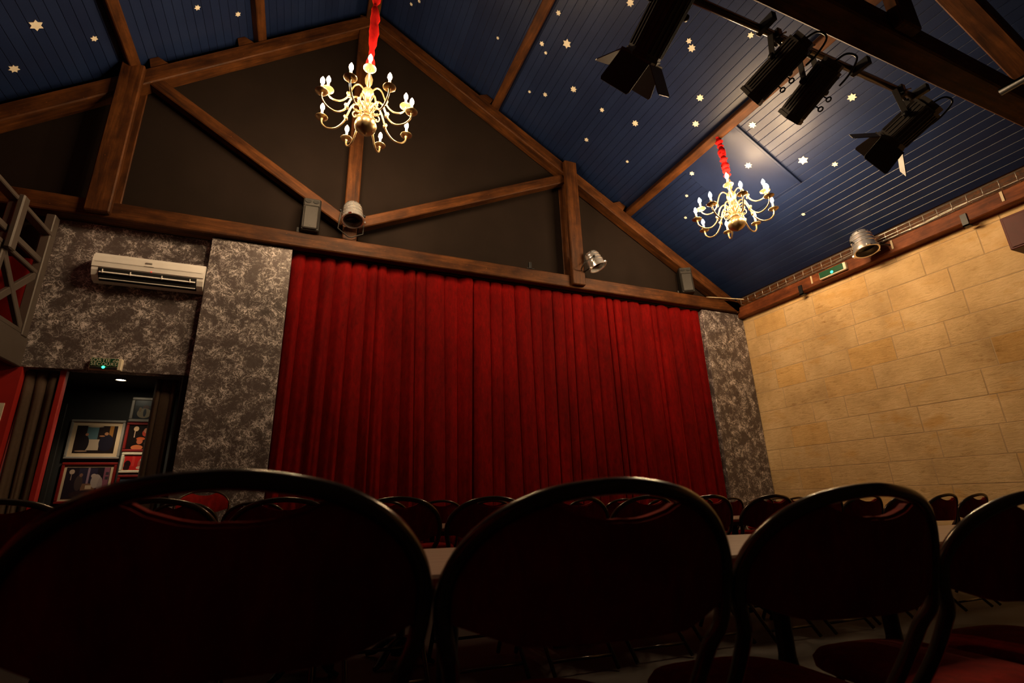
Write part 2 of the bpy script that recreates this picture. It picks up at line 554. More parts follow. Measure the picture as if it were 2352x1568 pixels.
# ------------------------------------------------------------------ ceilings of blue boards
def slope_matrix(x, y, right=True, off=CEIL):
    """local X = across slope (downhill to the right), local Y = world Y, local Z = normal up"""
    if right:
        t = Vector((1, 0, -RS)).normalized()
        p = Vector((x, y, zr(x, off)))
    else:
        t = Vector((1, 0, LS)).normalized()
        p = Vector((x, y, zl(x, off)))
    yv = Vector((0, 1, 0))
    n = t.cross(yv)
    m = Matrix((t, yv, n)).transposed().to_4x4()
    m.translation = p
    return m
def ceiling(name, right, x0, x1, y0, y1, mat_back, boards):
    sl = math.sqrt(1 + (RS if right else LS) ** 2)
    ln = (x1 - x0) * sl
    root = MB().box((-ln / 2, y0, 0.012), (ln / 2, y1, 0.06)).build(name, mat_back, None, slope_matrix((x0 + x1) / 2, 0, right))
    struct(root)
    if boards:
        w = 0.105
        n = int(ln / w)
        g = 0.0013
        q = MB()
        c = 0.0035
        pr = [(-w / 2 + g, .02), (-w / 2 + g, c), (-w / 2 + g + c, 0), (w / 2 - g - c, 0), (w / 2 - g, c), (w / 2 - g, .02)]
        q.prism(pr, y0, y1, 'y')
        me = q.mesh('ceiling_board')
        me.materials.append(M['blue'])
        for i in range(n):
            put('ceiling_board', me, None, root, Matrix.Translation((-ln / 2 + (i + .5) * w, 0, 0)))
    return root
ceiling('ceiling', True, RIDGE_X - .02, XR + .05, 1.40, 6.14, 'groove', True)
ceiling('ceiling', False, XL - .1, RIDGE_X + .02, 1.40, 6.14, 'groove', True)
ceiling('ceiling_rear', True, RIDGE_X - .02, XR + .05, Y_BACK, 1.40, 'groove', True)
ceiling('ceiling_rear', False, XL - .1, RIDGE_X + .02, Y_BACK, 1.40, 'groove', True)

# ------------------------------------------------------------------ roof trusses
def truss(label, yc):
    bx, bz = 0.34, TIE0
    root = thing('roof_truss', label, 'roof truss', (bx, yc, bz))
    def mem(name, p0, p1, depth, y0, y1, chamfer=.012):
        m, ln = beam_mat((p0[0] - bx, p0[1] - bz), (p1[0] - bx, p1[1] - bz), 0)
        return MB().cbox((-ln / 2, y0, -depth / 2), (ln / 2, y1, depth / 2), chamfer).build(name, 'wood', root, m)
    mem('tie_beam', (XL, H + 3.1), (XR + .02, H + 3.1), .20, -.09, .10)
    d = .19
    k = math.sqrt(1 + RS * RS) * d / 2
    mem('rafter', (RIDGE_X - .05, zr(RIDGE_X - .05) - k), (6.92, zr(6.92) - k), d, -.09, .10)
    k = math.sqrt(1 + LS * LS) * d / 2
    mem('rafter', (RIDGE_X + .02, zl(RIDGE_X + .02) - k), (-3.98, zl(-3.98) - k), d, -.088, .098)
    mem('king_post', (.335, H + 3.18), (.335, H + 6.98), .175, -.075, .09)
    for yy in ((-.165, -.085), (.095, .115)):
        mem('queen_post', (-2.215, H + 3.03), (-2.215, H + 5.02), .225, *yy)
        mem('queen_post', (3.64, H + 3.03), (3.64, H + 5.22), .215, *yy)
    mem('strut', (-2.06, H + 4.95), (.27, H + 3.46), .15, -.07, .08)
    mem('strut', (3.55, H + 4.94), (.40, H + 3.46), .15, -.07, .08)
    for x in (2.19, 4.55):                       # cleats that hold the purlins
        MB().prism([(-.11, 0), (.11, 0), (.11, .13), (-.02, .13)], -.07, .08, 'y').build('cleat', 'wood', root, Matrix.Translation((-bx, -0, -bz)) @ slope_matrix(x, 0, True, -.005))
    for x in (-1.13, -1.99):
        MB().prism([(-.11, 0), (.11, 0), (.05, .13), (-.05, .13)], -.07, .08, 'y').build('cleat', 'wood', root, Matrix.Translation((-bx, -0, -bz)) @ slope_matrix(x, 0, False, -.005))
    return root
truss('old oak roof truss against the dark gable above the stage curtain', Y_STAGE)
truss('dark oak roof truss carrying the spotlight pipe', Y_NEAR)
def purlin(x, right, label, w=.12):
    hgt = .148 if right else .136
    o = MB().cbox((-2.38, -w / 2, 0), (2.38, w / 2, hgt), .01)
    m = slope_matrix(x, 3.74, right, 0.0) @ Matrix.Rotation(PI / 2, 4, 'Z')
    tag(o.build('purlin', 'wood', None, m), label, 'beam')
purlin(2.36, True, 'oak purlin along the blue ceiling between ridge and spotlights')
purlin(4.74, True, 'oak purlin from which the chandelier near the stone wall hangs')
purlin(-2.19, False, 'oak purlin meeting the truss post above the air conditioner')
purlin(-.955, False, 'oak purlin on the steep blue slope nearest the ridge')
tag(MB().cbox((-2.38, -.09, -.1), (2.38, .09, .1), .01).build('ridge_beam', 'wood', None, Matrix.Translation((.42, 3.74, H + 7.02)) @ Matrix.Rotation(PI / 2, 4, 'Z')), 'oak ridge beam at the top of the blue ceiling', 'beam')
# wall plate on the stone wall
wp = thing('wall_plate', 'reddish wooden wall plate along the top of the stone wall', 'beam', (6.97, 1.5, H + 2.91))
MB().cbox((-2.25, -.07, 0), (2.23, .07, .18), .01).build('plate', 'wood_paint', wp, Matrix.Translation((0, 2.26, 0)) @ Matrix.Rotation(PI / 2, 4, 'Z'))
for yy in (1.12, 3.25):
    MB().box((-.085, yy - .03, -.05), (-.068, yy + .03, .10)).box((-.085, yy - .03, -.05), (0, yy + .03, -.035)).build('bracket', 'cast', wp)
for yy in (.75, 1.9, 3.05):
    MB().box((-.078, yy - .012, .05), (-.068, yy + .012, .17)).build('cable_clip', 'candle', wp)

# ------------------------------------------------------------------ silver stage panels
tag(MB().cbox((-1.155, 6.0, -.1), (-.306, 6.10, H + 2.985), .004).build('stage_flat', 'silver'), 'tall silver-sponged flat between the doorway and the red curtain', 'stage flat')
tag(MB().cbox((6.10, 6.0, -.2), (7.02, 6.10, H + 2.985), .004).build('stage_flat', 'silver'), 'narrow silver-sponged flat between red curtain and stone wall', 'stage flat')
tag(MB().cbox((DX0, 6.12, DZ), (-1.15, 6.24, TIE0), .004).build('header_panel', 'silver'), 'silver-sponged flat over the doorway behind the air conditioner', 'stage flat')

# ------------------------------------------------------------------ red velvet stage curtain
def curtain(name, label, cat, x0, x1, z0, z1, yc, amp, pitch_, mat, seed, nz=16, group=None, lean=0.0, per=14):
    rnd = random.Random(seed)
    edges = [x0]
    while edges[-1] < x1 - pitch_ * .6:
        edges.append(edges[-1] + pitch_ * rnd.uniform(.6, 1.4))
    edges[-1] = x1
    nf = len(edges) - 1
    am = [rnd.uniform(.55, 1.25) for _ in range(nf)]
    sk = [rnd.uniform(.3, .7) for _ in range(nf)]
    sh = [rnd.uniform(-.35, .35) * pitch_ for _ in range(nf + 1)]
    ph = [rnd.uniform(0, 6.28) for _ in range(nf)]
    sh[0] = sh[-1] = 0
    vs, fs = [], []
    nx = nf * per + 1
    for j in range(nz + 1):
        t = j / nz                                  # 0 top, 1 bottom
        for i in range(nx):
            f, k = min(i // per, nf - 1), (i - min(i // per, nf - 1) * per) / per
            e0 = edges[f] + sh[f] * t
            e1 = edges[f + 1] + sh[f + 1] * t
            x = e0 + (e1 - e0) * k
            u = k ** (math.log(.5) / math.log(sk[f]))
            b_ = math.sin(PI * u) ** .55
            rip = .16 * math.sin(2 * PI * u * 2 + ph[f] + 2 * t)
            y = yc - amp * am[f] * (b_ * (.62 + .45 * t) + rip * t)
            vs.append((x + lean * t, y, z1 + (z0 - z1) * t))
    for j in range(nz):
        for i in range(nx - 1):
            a = j * nx + i
            fs.append((a, a + nx, a + nx + 1, a + 1))
    q = MB()
    q.add(vs, fs, True)
    o = q.build(name, mat, None, None, 50)
    mod = o.modifiers.new('thickness', 'SOLIDIFY')
    mod.thickness = .006
    mod.offset = 1
    return tag(o, label, cat, group)
curtain('stage_curtain', 'red velvet stage curtain half hanging beside the tall silver panel', 'curtain', -.30, 2.30, H - .55, H + 2.99, 6.125, .08, .185, 'velvet', 3)
curtain('stage_curtain', 'red velvet stage curtain half hanging towards the stone wall', 'curtain', 2.30, 6.10, H - .55, H + 2.99, 6.115, .08, .185, 'velvet', 11)
tag(MB().cbox((-.30, 6.05, H + 2.975), (6.10, 6.10, H + 3.005), .004).build('curtain_track', 'cast'), 'dark curtain track under the oak tie beam', 'curtain track')

# ------------------------------------------------------------------ doorway: brown curtains, jambs, downlight, framed photographs
curtain('door_curtain', 'brown doorway curtain hanging against the red door jamb', 'curtain', -2.56, -2.30, -.02, DZ - .02, 6.235, .05, .075, 'curtain_brown', 5, 8, lean=.05)
curtain('door_curtain', 'brown doorway curtain hanging beside the silver panel', 'curtain', -1.50, -1.30, -.02, DZ - .02, 6.30, .05, .07, 'curtain_brown', 8, 8)
struct(MB().cbox((-2.285, 6.17, -.1), (-2.235, 6.24, DZ), .006).build('trim_2', 'red_wall'))
struct(MB().cbox((-1.24, 6.13, -.1), (-1.155, 6.22, DZ), .006).build('trim_3', 'dark_wall'))
dl = thing('downlight', 'round recessed downlight in the dark corridor ceiling', 'ceiling light', (-1.96, 6.8, H + 1.44))
MB().lathe([(.045, 0), (.06, -.004), (.062, -.012), (.050, -.014), (.045, -.006)], 20, cap=False).build('rim', 'steel', dl)
MB().lathe([(.0, -.012), (.030, -.011), (.044, -.006)], 16, cap=False).build('lens', 'down_light', dl)
ld = bpy.data.lights.new('downlight_beam', 'SPOT')
ld.energy = 26
ld.color = (1, .78, .5)
ld.spot_size = math.radians(110)
ld.spot_blend = .6
ld.shadow_soft_size = .03
lo = bpy.data.objects.new('downlight_beam', ld)
col.objects.link(lo)
lo.parent = dl
lo.location = (0, 0, -.03)
def picture(label, x0, x1, z0, z1, fmat, fw, mat_w, pm, y=7.318):
    cx, cz = (x0 + x1) / 2, (H * 2 + z0 + z1) / 2
    r = thing('framed_photograph', label, 'framed picture', (cx, y, cz), group='photographs on the corridor wall')
    w, h = (x1 - x0) / 2, (z1 - z0) / 2
    fr = MB()
    for a, b_ in (((-w, -h), (w, -h + fw)), ((-w, h - fw), (w, h)), ((-w, -h + fw), (-w + fw, h - fw)), ((w - fw, -h + fw), (w, h - fw))):
        fr.cbox((a[0], -.03, a[1]), (b_[0], 0, b_[1]), .006)
    fr.build('frame', fmat, r)
    wi, hi = w - fw + .004, h - fw + .004
    if mat_w > 0:
        MB().box((-wi, -.014, -hi), (wi, -.004, hi)).build('mount', 'cream_mat', r)
        wi, hi = wi - mat_w, hi - mat_w
    MB().box((-1, -.017, -1), (1, -.013, 1)).build('print', pm, r, Matrix.Diagonal((wi, 1, hi, 1)))
    g_ = MB()
    return r
p1 = picture_mat('photo_room', (.016, .010, .010), [('b', -.2, .45, .28, .5, (.06, .11, .13)), ('b', -.12, -.4, .34, .4, (.35, .27, .20)), ('b', .72, .4, .1, .6, (.30, .13, .03)), ('e', -.55, -.3, .26, .62, (.012, .010, .012)), ('e', .55, -.25, .36, .62, (.014, .012, .022)), ('e', .5, .42, .1, .12, (.35, .16, .08)), ('e', -.45, .35, .08, .1, (.28, .12, .07)), ('e', .3, .25, .14, .05, (.36, .15, .07)), ('e', -.1, .95, .4, .06, (.4, .3, .2)), ('e', -.6, -.86, .3, .06, (.25, .15, .1))])
p2 = picture_mat('photo_sofa', (.018, .014, .022), [('b', .0, .35, .42, .6, (.03, .025, .05)), ('b', .02, .35, .05, .62, (.30, .18, .24)), ('b', .85, .2, .13, .8, (.24, .08, .12)), ('b', .88, .3, .07, .1, (.05, .04, .05)), ('b', .88, .6, .07, .1, (.05, .04, .05)), ('e', -.74, .72, .12, .16, (.5, .36, .28)), ('b', -.74, .38, .02, .2, (.3, .2, .16)), ('b', .1, -.35, .32, .3, (.20, .10, .06)), ('e', -.36, .0, .18, .5, (.06, .04, .04)), ('e', -.3, .5, .08, .12, (.22, .11, .08)), ('e', .42, .1, .24, .45, (.42, .33, .30)), ('e', .28, .45, .12, .14, (.45, .34, .30)), ('e', .62, -.25, .12, .6, (.34, .26, .25)), ('b', .12, -.28, .14, .12, (.55, .40, .28)), ('e', .1, -.75, .8, .28, (.03, .018, .022))])
p3 = picture_mat('photo_figure', (.03, .035, .045), [('b', -.1, .65, .9, .25, (.05, .07, .10)), ('e', .1, .25, .3, .22, (.10, .04, .035)), ('e', .0, -.35, .65, .5, (.34, .28, .20)), ('e', .05, -.3, .14, .4, (.04, .05, .07)), ('e', -.4, .0, .14, .25, (.30, .20, .12))])
p4 = picture_mat('photo_masks', (.008, .004, .004), [('e', -.35, .68, .22, .2, (.75, .50, .30)), ('b', -.42, .28, .04, .3, (.60, .40, .28)), ('e', .55, .35, .35, .3, (.42, .05, .03)), ('e', .5, .55, .2, .2, (.50, .20, .12)), ('e', .15, -.12, .36, .13, (.55, .10, .03)), ('e', .1, -.34, .26, .22, (.50, .13, .06)), ('e', -.05, -.82, .5, .2, (.60, .16, .06)), ('e', .8, -.5, .3, .35, (.35, .14, .10))])
p5 = picture_mat('photo_red_set', (.55, .02, .02), [('e', -.65, -.2, .3, .5, (.02, .008, .01)), ('e', -.7, -.7, .3, .35, (.03, .01, .012)), ('b', -.15, .3, .12, .8, (.65, .05, .04)), ('e', .55, -.2, .25, .7, (.45, .10, .08)), ('e', .6, .4, .12, .2, (.75, .5, .4)), ('e', .5, -.7, .3, .2, (.7, .45, .35))])
picture('silver-framed photograph with wide cream mount above the red-framed one', -2.487, -1.962, .59, 1.042, 'silver_frame', .028, .045, p1)
picture('red-framed photograph with cream mount showing a lamp-lit room', -2.48, -1.962, .10, .552, 'red_frame', .03, .03, p2)
picture('small silver-framed photograph topmost beside the brown curtain', -1.945, -1.66, 1.03, 1.332, 'silver_frame', .035, 0, p3)
picture('dark red-framed photograph of performers in red light', -1.95, -1.66, .675, 1.022, 'red_frame', .03, 0, p4)
picture('cream-framed photograph of a bright red stage set', -1.942, -1.66, .43, .668, 'cream_frame', .03, .01, p5)
picture('dark red-framed photograph below the cream-framed one', -1.94, -1.66, .09, .41, 'red_frame', .03, 0, p3)
tag(MB().box((-2.83, 6.112, H + .78), (-2.615, 6.122, H + 1.01)).build('poster', 'paper'), 'pale sheet of paper pinned to the red wall', 'poster')

# ------------------------------------------------------------------ emergency exit signs
def text_mesh(body, size):
    c = bpy.data.curves.new('lettering', 'FONT')
    c.body = body
    c.size = size
    c.align_x = 'CENTER'
    c.align_y = 'CENTER'
    c.space_line = .82
    c.space_character = 1.12
    c.extrude = .0006
    t = bpy.data.objects.new('lettering', c)
    col.objects.link(t)
    bpy.context.view_layer.update()
    dg = bpy.context.evaluated_depsgraph_get()
    me = bpy.data.meshes.new_from_object(t.evaluated_get(dg))
    bpy.data.objects.remove(t, do_unlink=True)
    return me
ex = thing('exit_sign', 'green emergency exit sign with lettering above the doorway', 'exit sign', (-1.905, 6.126, H + 1.435))
MB().cbox((-.135, -.055, -.062), (.135, 0, .062), .006).build('housing', 'cream_frame', ex)
MB().cbox((-.128, -.062, -.028), (.105, -.05, .058), .003).build('face', 'sign_green', ex)
tm = text_mesh('SORTIE de\nSECOURS', .047)
put('lettering', tm, 'sign_letters', ex, Matrix.Translation((-.012, -.0635, .014)) @ Matrix.Rotation(PI / 2, 4, 'X'))
MB().cbox((-.125, -.06, -.055), (.105, -.05, -.033), .003).build('lamp_strip', 'glass_dark', ex)
MB().lathe([(0, .008), (.011, .005), (.014, 0)], 14).build('led', 'led_green', ex, Matrix.Translation((-.012, -.06, -.036)) @ Matrix.Rotation(PI / 2, 4, 'X'))
ex2 = thing('emergency_light', 'green emergency light box fixed to the wooden wall plate', 'emergency light', (6.90, 4.2, H + 3.0), (0, 0, -PI / 2))
MB().cbox((-.20, -.05, -.055), (.20, 0, .055), .006).build('housing', 'cream_frame', ex2)
MB().cbox((-.19, -.058, -.040), (.165, -.045, .05), .003).build('face', 'sign_green', ex2)
MB().lathe([(0, .012), (.018, .007), (.022, 0)], 14).build('led', 'led_green', ex2, Matrix.Translation((.0, -.056, -.015)) @ Matrix.Rotation(PI / 2, 4, 'X'))

# ------------------------------------------------------------------ air conditioner
ac = thing('air_conditioner', 'white wall-mounted air conditioner with open louvres', 'air conditioner', (-1.665, 6.12, H + 2.30))
prof = [(0, .02), (-.035, 0), (-.10, .012), (-.15, .05), (-.178, .10), (-.182, .13), (-.192, .135), (-.197, .20), (-.185, .26), (-.15, .30), (-.09, .315), (0, .315)]
body = MB()
body.prism(prof, -.50, .50, 'x')
body.build('body', 'white', ac)
rec = MB()
rec.prism([(-.060, .006), (-.105, .0125), (-.155, .052), (-.181, .10), (-.184, .125), (-.176, .125), (-.10, .03)], -.44, .44, 'x')
rec.build('outlet', 'black', ac)
for (yy, zz, an) in ((-.172, .088, .9), (-.130, .028, .55)):
    T = Matrix.Translation((0, yy, zz)) @ Matrix.Rotation(an, 4, 'X')
    MB().cbox((-.43, -.022, -.004), (.43, .022, .004), .002, T).build('louvre', 'white', ac)
for xx in (-.40, -.16, .12, .38):
    MB().box((xx - .004, -.19, .07), (xx + .004, -.16, .11)).build('louvre_pin', 'white', ac)
MB().cbox((-.045, -.2005, .222), (.015, -.19, .236), .001).build('badge', 'silver_frame', ac)
MB().box((-.055, -.2008, .188), (.035, -.192, .191)).build('badge', 'silver_frame', ac)
MB().lathe([(0, .004), (.005, .002), (.006, 0)], 10).build('led', 'led_red', ac, Matrix.Translation((.02, -.1925, .138)) @ Matrix.Rotation(PI / 2, 4, 'X'))
MB().box((-.48, -.1985, .186), (.48, -.19, .1875)).build('panel_seam', 'silver_frame', ac)

# ------------------------------------------------------------------ balcony at the left
bal = thing('balcony', 'taupe wooden balcony with crossed railing beside the silver panel', 'balcony', (-2.6, 5.97, H + 1.36))
def bb(name, a, b_, mat='rail', c=.008):
    return MB().cbox(a, b_, c).build(name, mat, bal)
bb('fascia', (-.03, -5.2, 0), (.03, .14, .30))
bb('deck', (-1.38, -5.2, .16), (-.03, .15, .26))
bb('bottom_rail', (-.025, -4.9, .295), (.025, .04, .345))
bb('post', (-.04, -.02, .28), (.04, .09, 1.60))
bb('newel', (.03, -.70, .88), (.085, -.60, 1.42), c=.012)
bb('hand_rail', (-.045, -5.0, 1.355), (.045, .02, 1.40))
bb('middle_rail', (-.022, -5.0, 1.04), (.022, .02, 1.105))
bb('middle_rail', (-.022, -5.0, .915), (.022, .02, .96))
for k in range(4):
    y0 = -.0 - k * .68
    for a, b_ in (((y0, .92), (y0 - .66, .33)), ((y0, .33), (y0 - .66, .92))):
        dy, dz = b_[0] - a[0], b_[1] - a[1]
        ln = math.hypot(dy, dz)
        T = Matrix.Translation((0, (a[0] + b_[0]) / 2, (a[1] + b_[1]) / 2)) @ Matrix.Rotation(math.atan2(dz, dy), 4, 'X')
        MB().cbox((-.018 if a[1] > .5 else -.022, -ln / 2, -.035), (.018 if a[1] > .5 else .022, ln / 2, .035), .006).build('cross_brace', 'rail', bal, T)
    if k:
        bb('baluster_post', (-.035, y0 - .0, .30), (.035, y0 + .06, 1.38))
MB().lathe([(0, .02), (.05, .016), (.055, 0)], 16).build('wall_boss', 'silver_frame', bal, Matrix.Translation((-.30, -.02, 1.25)) @ Matrix.Rotation(PI / 2, 4, 'X'))

# ------------------------------------------------------------------ ceiling stars
def star_mesh(r, n=6):
    pts = []
    for k in range(2 * n):
        a = PI * k / n + .2
        q = r if k % 2 == 0 else r * .60
        pts.append((q * math.cos(a), q * math.sin(a)))
    me = MB().prism(pts, -.006, .002, 'z').mesh('star')
    me.materials.append(M['star'])
    return me
SR = {'t': .026, 's': .037, 'm': .050, 'L': .064}
SM = {k: star_mesh(r, 6 if k != 'm' else 7) for k, r in SR.items()}
SZ = {'t': 'tiny', 's': 'small', 'm': 'medium', 'L': 'large'}
stars_r = [(2.08, 5.03, 't'), (0.92, 5.53, 't'), (1.01, 5.4, 't'), (2.58, 4.16, 's'), (2.58, 4.65, 's'), (2.83, 4.41, 'L'), (2.67, 4.72, 't'), (2.73, 5.4, 't'), (2.92, 5.26, 's'), (3.18, 4.88, 'm'), (3.61, 4.84, 's'), (3.69, 5.42, 's'), (4.03, 4.66, 'm'), (4.29, 5.25, 't'), (3.17, 3.48, 'm'), (3.88, 3.36, 's'), (3.95, 3.4, 'm'), (4.38, 3.78, 'm'), (4.56, 4.08, 'm'), (4.3, 2.88, 's'), (5.01, 3.6, 'm'), (5.35, 4.03, 'm'), (4.98, 4.68, 's'), (5.18, 5.04, 't'), (5.42, 5.37, 't'), (5.7, 3.51, 'L'), (5.95, 3.29, 's'), (5.44, 2.65, 'm'), (6.29, 4.05, 't')]
stars_l = [(-2.82, 5.25, 'L'), (-2.48, 5.53, 's'), (-3.11, 5.69, 'm'), (-1.59, 5.4, 's'), (-1.22, 5.6, 's')]
def star(x, y, k, right):
    on_hatch = right and 4.9 < x < 5.9 and 3.78 < y < 4.75
    o = put('star', SM[k], None, None, slope_matrix(x, y, right, CEIL - (.016 if on_hatch else .001)) @ Matrix.Rotation(random.uniform(0, 1), 4, 'Z'))
    if right:
        if x < 2.36:
            where = 'between the ridge and the first purlin'
        elif on_hatch:
            where = 'on the square ceiling hatch'
        elif x < 4.74:
            where = 'between the two oak purlins'
        else:
            where = 'below the lower purlin'
    else:
        where = 'above the air conditioner side' if x < -2.2 else 'between the two steep-slope purlins'
    tag(o, f'{SZ[k]} cream star on blue boards {where}', 'star', f'{SZ[k]} stars {where}')
for x, y, k in stars_r:
    star(x, y, k, True)
for x, y, k in stars_l:
    star(x, y, k, False)
# hatch in the ceiling beside the second chandelier
hr = thing('ceiling_hatch', 'square blue ceiling hatch with dark batten behind the chandelier', 'hatch')
hr.matrix_basis = slope_matrix(5.39, 4.25, True, CEIL)
hx = .50 * 1.171
MB().cbox((-hx, -.49, -.013), (hx, .49, .004), .003).build('panel', 'blue', hr)
MB().cbox((-hx - .02, -.525, -.035), (hx + .02, -.492, .004), .004).build('batten', 'blue', hr)
MB().cbox((hx, -.50, -.016), (hx + .012, .50, .004), .003).build('batten', 'blue', hr)

# ------------------------------------------------------------------ chandeliers
def smooth_path(pts, n=6):
    out = []
    P = [Vector(p) for p in pts]
    for i in range(len(P) - 1):
        p0, p1, p2, p3 = P[max(i - 1, 0)], P[i], P[i + 1], P[min(i + 2, len(P) - 1)]
        for k in range(n):
            t = k / n
            out.append(.5 * ((2 * p1) + (-p0 + p2) * t + (2 * p0 - 5 * p1 + 4 * p2 - p3) * t * t + (-p0 + 3 * p1 - 3 * p2 + p3) * t ** 3))
    out.append(P[-1])
    return out
def lathe_mesh(name, prof, n, mat):
    me = MB().lathe(prof, n).mesh(name)
    me.materials.append(M[mat])
    return me
PAN = lathe_mesh('drip_pan', [(.011, -.024), (.015, -.008), (.030, -.005), (.052, -.001), (.060, .006), (.0605, .009), (.052, .004), (.030, .0), (.016, .002), (.016, .010)], 20, 'brass')
PAN.set_sharp_from_angle(angle=math.radians(32))
SLV = lathe_mesh('candle_sleeve', [(.0125, .0), (.0125, .105)], 12, 'candle')
BLB = lathe_mesh('bulb', [(.008, .098), (.017, .110), (.0215, .128), (.0185, .148), (.010, .166), (.0015, .182)], 8, 'bulb')
def chandelier(label, loc, ph_low, ph_up, top, cup_drop=.0):
    """loc: axis at the height of the lower drip pans"""
    r = thing('chandelier', label, 'chandelier', loc)
    MB().lathe([(0, -.235), (.012, -.232), (.016, -.222), (.030, -.215), (.07, -.200), (.100, -.165), (.107, -.130), (.098, -.095), (.07, -.066), (.035, -.052), (.030, -.045)], 28).build('ball', 'brass', r)
    MB().lathe([(.030, -.05), (.05, -.03), (.052, -.01), (.03, .005), (.026, .05), (.045, .07), (.06, .10), (.06, .13), (.04, .15), (.025, .19), (.05, .22), (.062, .26), (.055, .30), (.03, .33), (.018, .36), (.035, .40), (.04, .45), (.025, .50), (.012, .54), (.03, .57), (.02, .60)], 20).build('stem', 'brass', r)
    low = smooth_path([(.045, 0, .10), (.10, 0, .155), (.155, 0, .12), (.19, 0, .03), (.225, 0, -.065), (.30, 0, -.135), (.385, 0, -.13), (.44, 0, -.08), (.455, 0, -.025)])
    upp = smooth_path([(.04, 0, .31), (.085, 0, .36), (.13, 0, .335), (.165, 0, .25), (.20, 0, .16), (.255, 0, .11), (.32, 0, .11), (.366, 0, .145), (.38, 0, .178)])
    scr = [(.10 + .055 * (1 - .55 * t / 9.4) * math.cos(t + 2.2), 0, .03 + .055 * (1 - .55 * t / 9.4) * math.sin(t + 2.2)) for t in [i * .45 for i in range(22)]]
    tm_, um_, sm_, cm_ = MB().tube(low, .0095, 8).mesh('arm'), MB().tube(upp, .0085, 8).mesh('arm'), MB().tube(scr, .0065, 6).mesh('scroll'), MB().lathe([(.012, -.03), (.019, -.02), (.013, -.008), (.020, .004), (.013, .016), (.012, .03)], 10).mesh('collar')
    for me in (tm_, um_, sm_, cm_):
        me.materials.append(M['brass'])
    for n, ph, rad, zz, am, pos in ((8, ph_low, .455, 0, tm_, (.207, 0, -.015)), (4, ph_up, .38, .203, um_, (.182, 0, .205))):
        for k in range(n):
            A = Matrix.Rotation(math.radians(ph) + 2 * PI * k / n, 4, 'Z')
            a = put('arm', am, None, r, A)
            put('collar', cm_, None, a, Matrix.Translation(pos) @ Matrix.Rotation(math.radians(-160), 4, 'Y'))
            T = Matrix.Translation((rad, 0, zz))
            put('drip_pan', PAN, None, a, T)
            put('candle_sleeve', SLV, None, a, T)
            put('bulb', BLB, None, a, T)
            if n == 8:
                put('scroll', sm_, None, r, A)
    # velvet sleeve gathered round the chain up to the roof
    n = 46
    tp = Vector(top) - Vector(loc)
    b0 = Vector((0, 0, .57))
    pts, rr = [], []
    rnd = random.Random(len(label))
    for i in range(n + 1):
        t = i / n
        p = b0.lerp(tp, t)
        p += Vector((.014 * math.sin(9 * t + 1) + rnd.uniform(-.008, .008), .012 * math.cos(7 * t) + rnd.uniform(-.008, .008), 0)) * min(1, 4 * t, 4 * (1 - t))
        pts.append(p)
        rr.append(.034 + .012 * math.sin(i * .83 + 2 * math.sin(i * .37)) + rnd.uniform(-.007, .012))
    rr[0] = .02
    MB().tube(pts, rr, 9).build('chain_sleeve', 'sleeve', r)
    return r
C1 = (.309, 4.244, H + 3.70)
C2 = (4.80, 3.94, H + 3.34)
chandelier('brass candle chandelier hanging from the roof ridge before the gable', C1, 20, 86, (.37, 4.2, H + 6.95))
chandelier('brass candle chandelier hanging from the lower purlin near the stone wall', C2, 9.5, 38, (4.755, 3.94, H + 4.55))

# ------------------------------------------------------------------ loudspeakers on the tie beam
def speaker(label, x, yaw_):
    s = thing('loudspeaker', label, 'loudspeaker', (x, 5.96, TIE1), (math.radians(-6), 0, yaw_), 'small speakers on the stage truss')
    MB().cbox((-.105, -.10, .0), (.105, .10, .475), .012).build('cabinet', 'grille_black', s)
    MB().cbox((-.092, -.112, .012), (.092, -.095, .36), .02).build('grille', 'spk_grey', s)
    MB().cbox((-.095, -.108, .352), (.095, -.095, .466), .01).build('baffle', 'spk_grey', s)
    for dx in (-.045, .045):
        MB().lathe([(0, -.004), (.030, -.002), (.036, .006), (.030, .004)], 16).build('port', 'black', s, Matrix.Translation((dx, -.110, .415)) @ Matrix.Rotation(PI / 2, 4, 'X') @ Matrix.Scale(.7, 4, (0, 1, 0)))
    MB().lathe([(0, .003), (.006, 0)], 8).build('badge', 'steel', s, Matrix.Translation((.0, -.113, .065)) @ Matrix.Rotation(PI / 2, 4, 'X'))
    MB().cbox((-.155, .02, .0), (-.125, .05, .10), .004).cbox((-.155, .02, .03), (-.10, .05, .05), .003).build('bracket', 'grille_black', s)
    return s
speaker('grey loudspeaker with two ports beside the king post', -.135, math.radians(-2))
speaker('grey loudspeaker with two ports in the roof corner by the stone wall', 5.80, math.radians(-28))

tag(MB().cbox((2.85, 5.93, TIE1 - .004), (2.89, 5.97, TIE1 + .11), .004).cbox((2.81, 5.93, TIE1 - .004), (2.93, 5.99, TIE1 + .012), .003).build('lamp_bracket', 'cast'), 'small empty dark bracket standing on the oak tie beam', 'bracket')
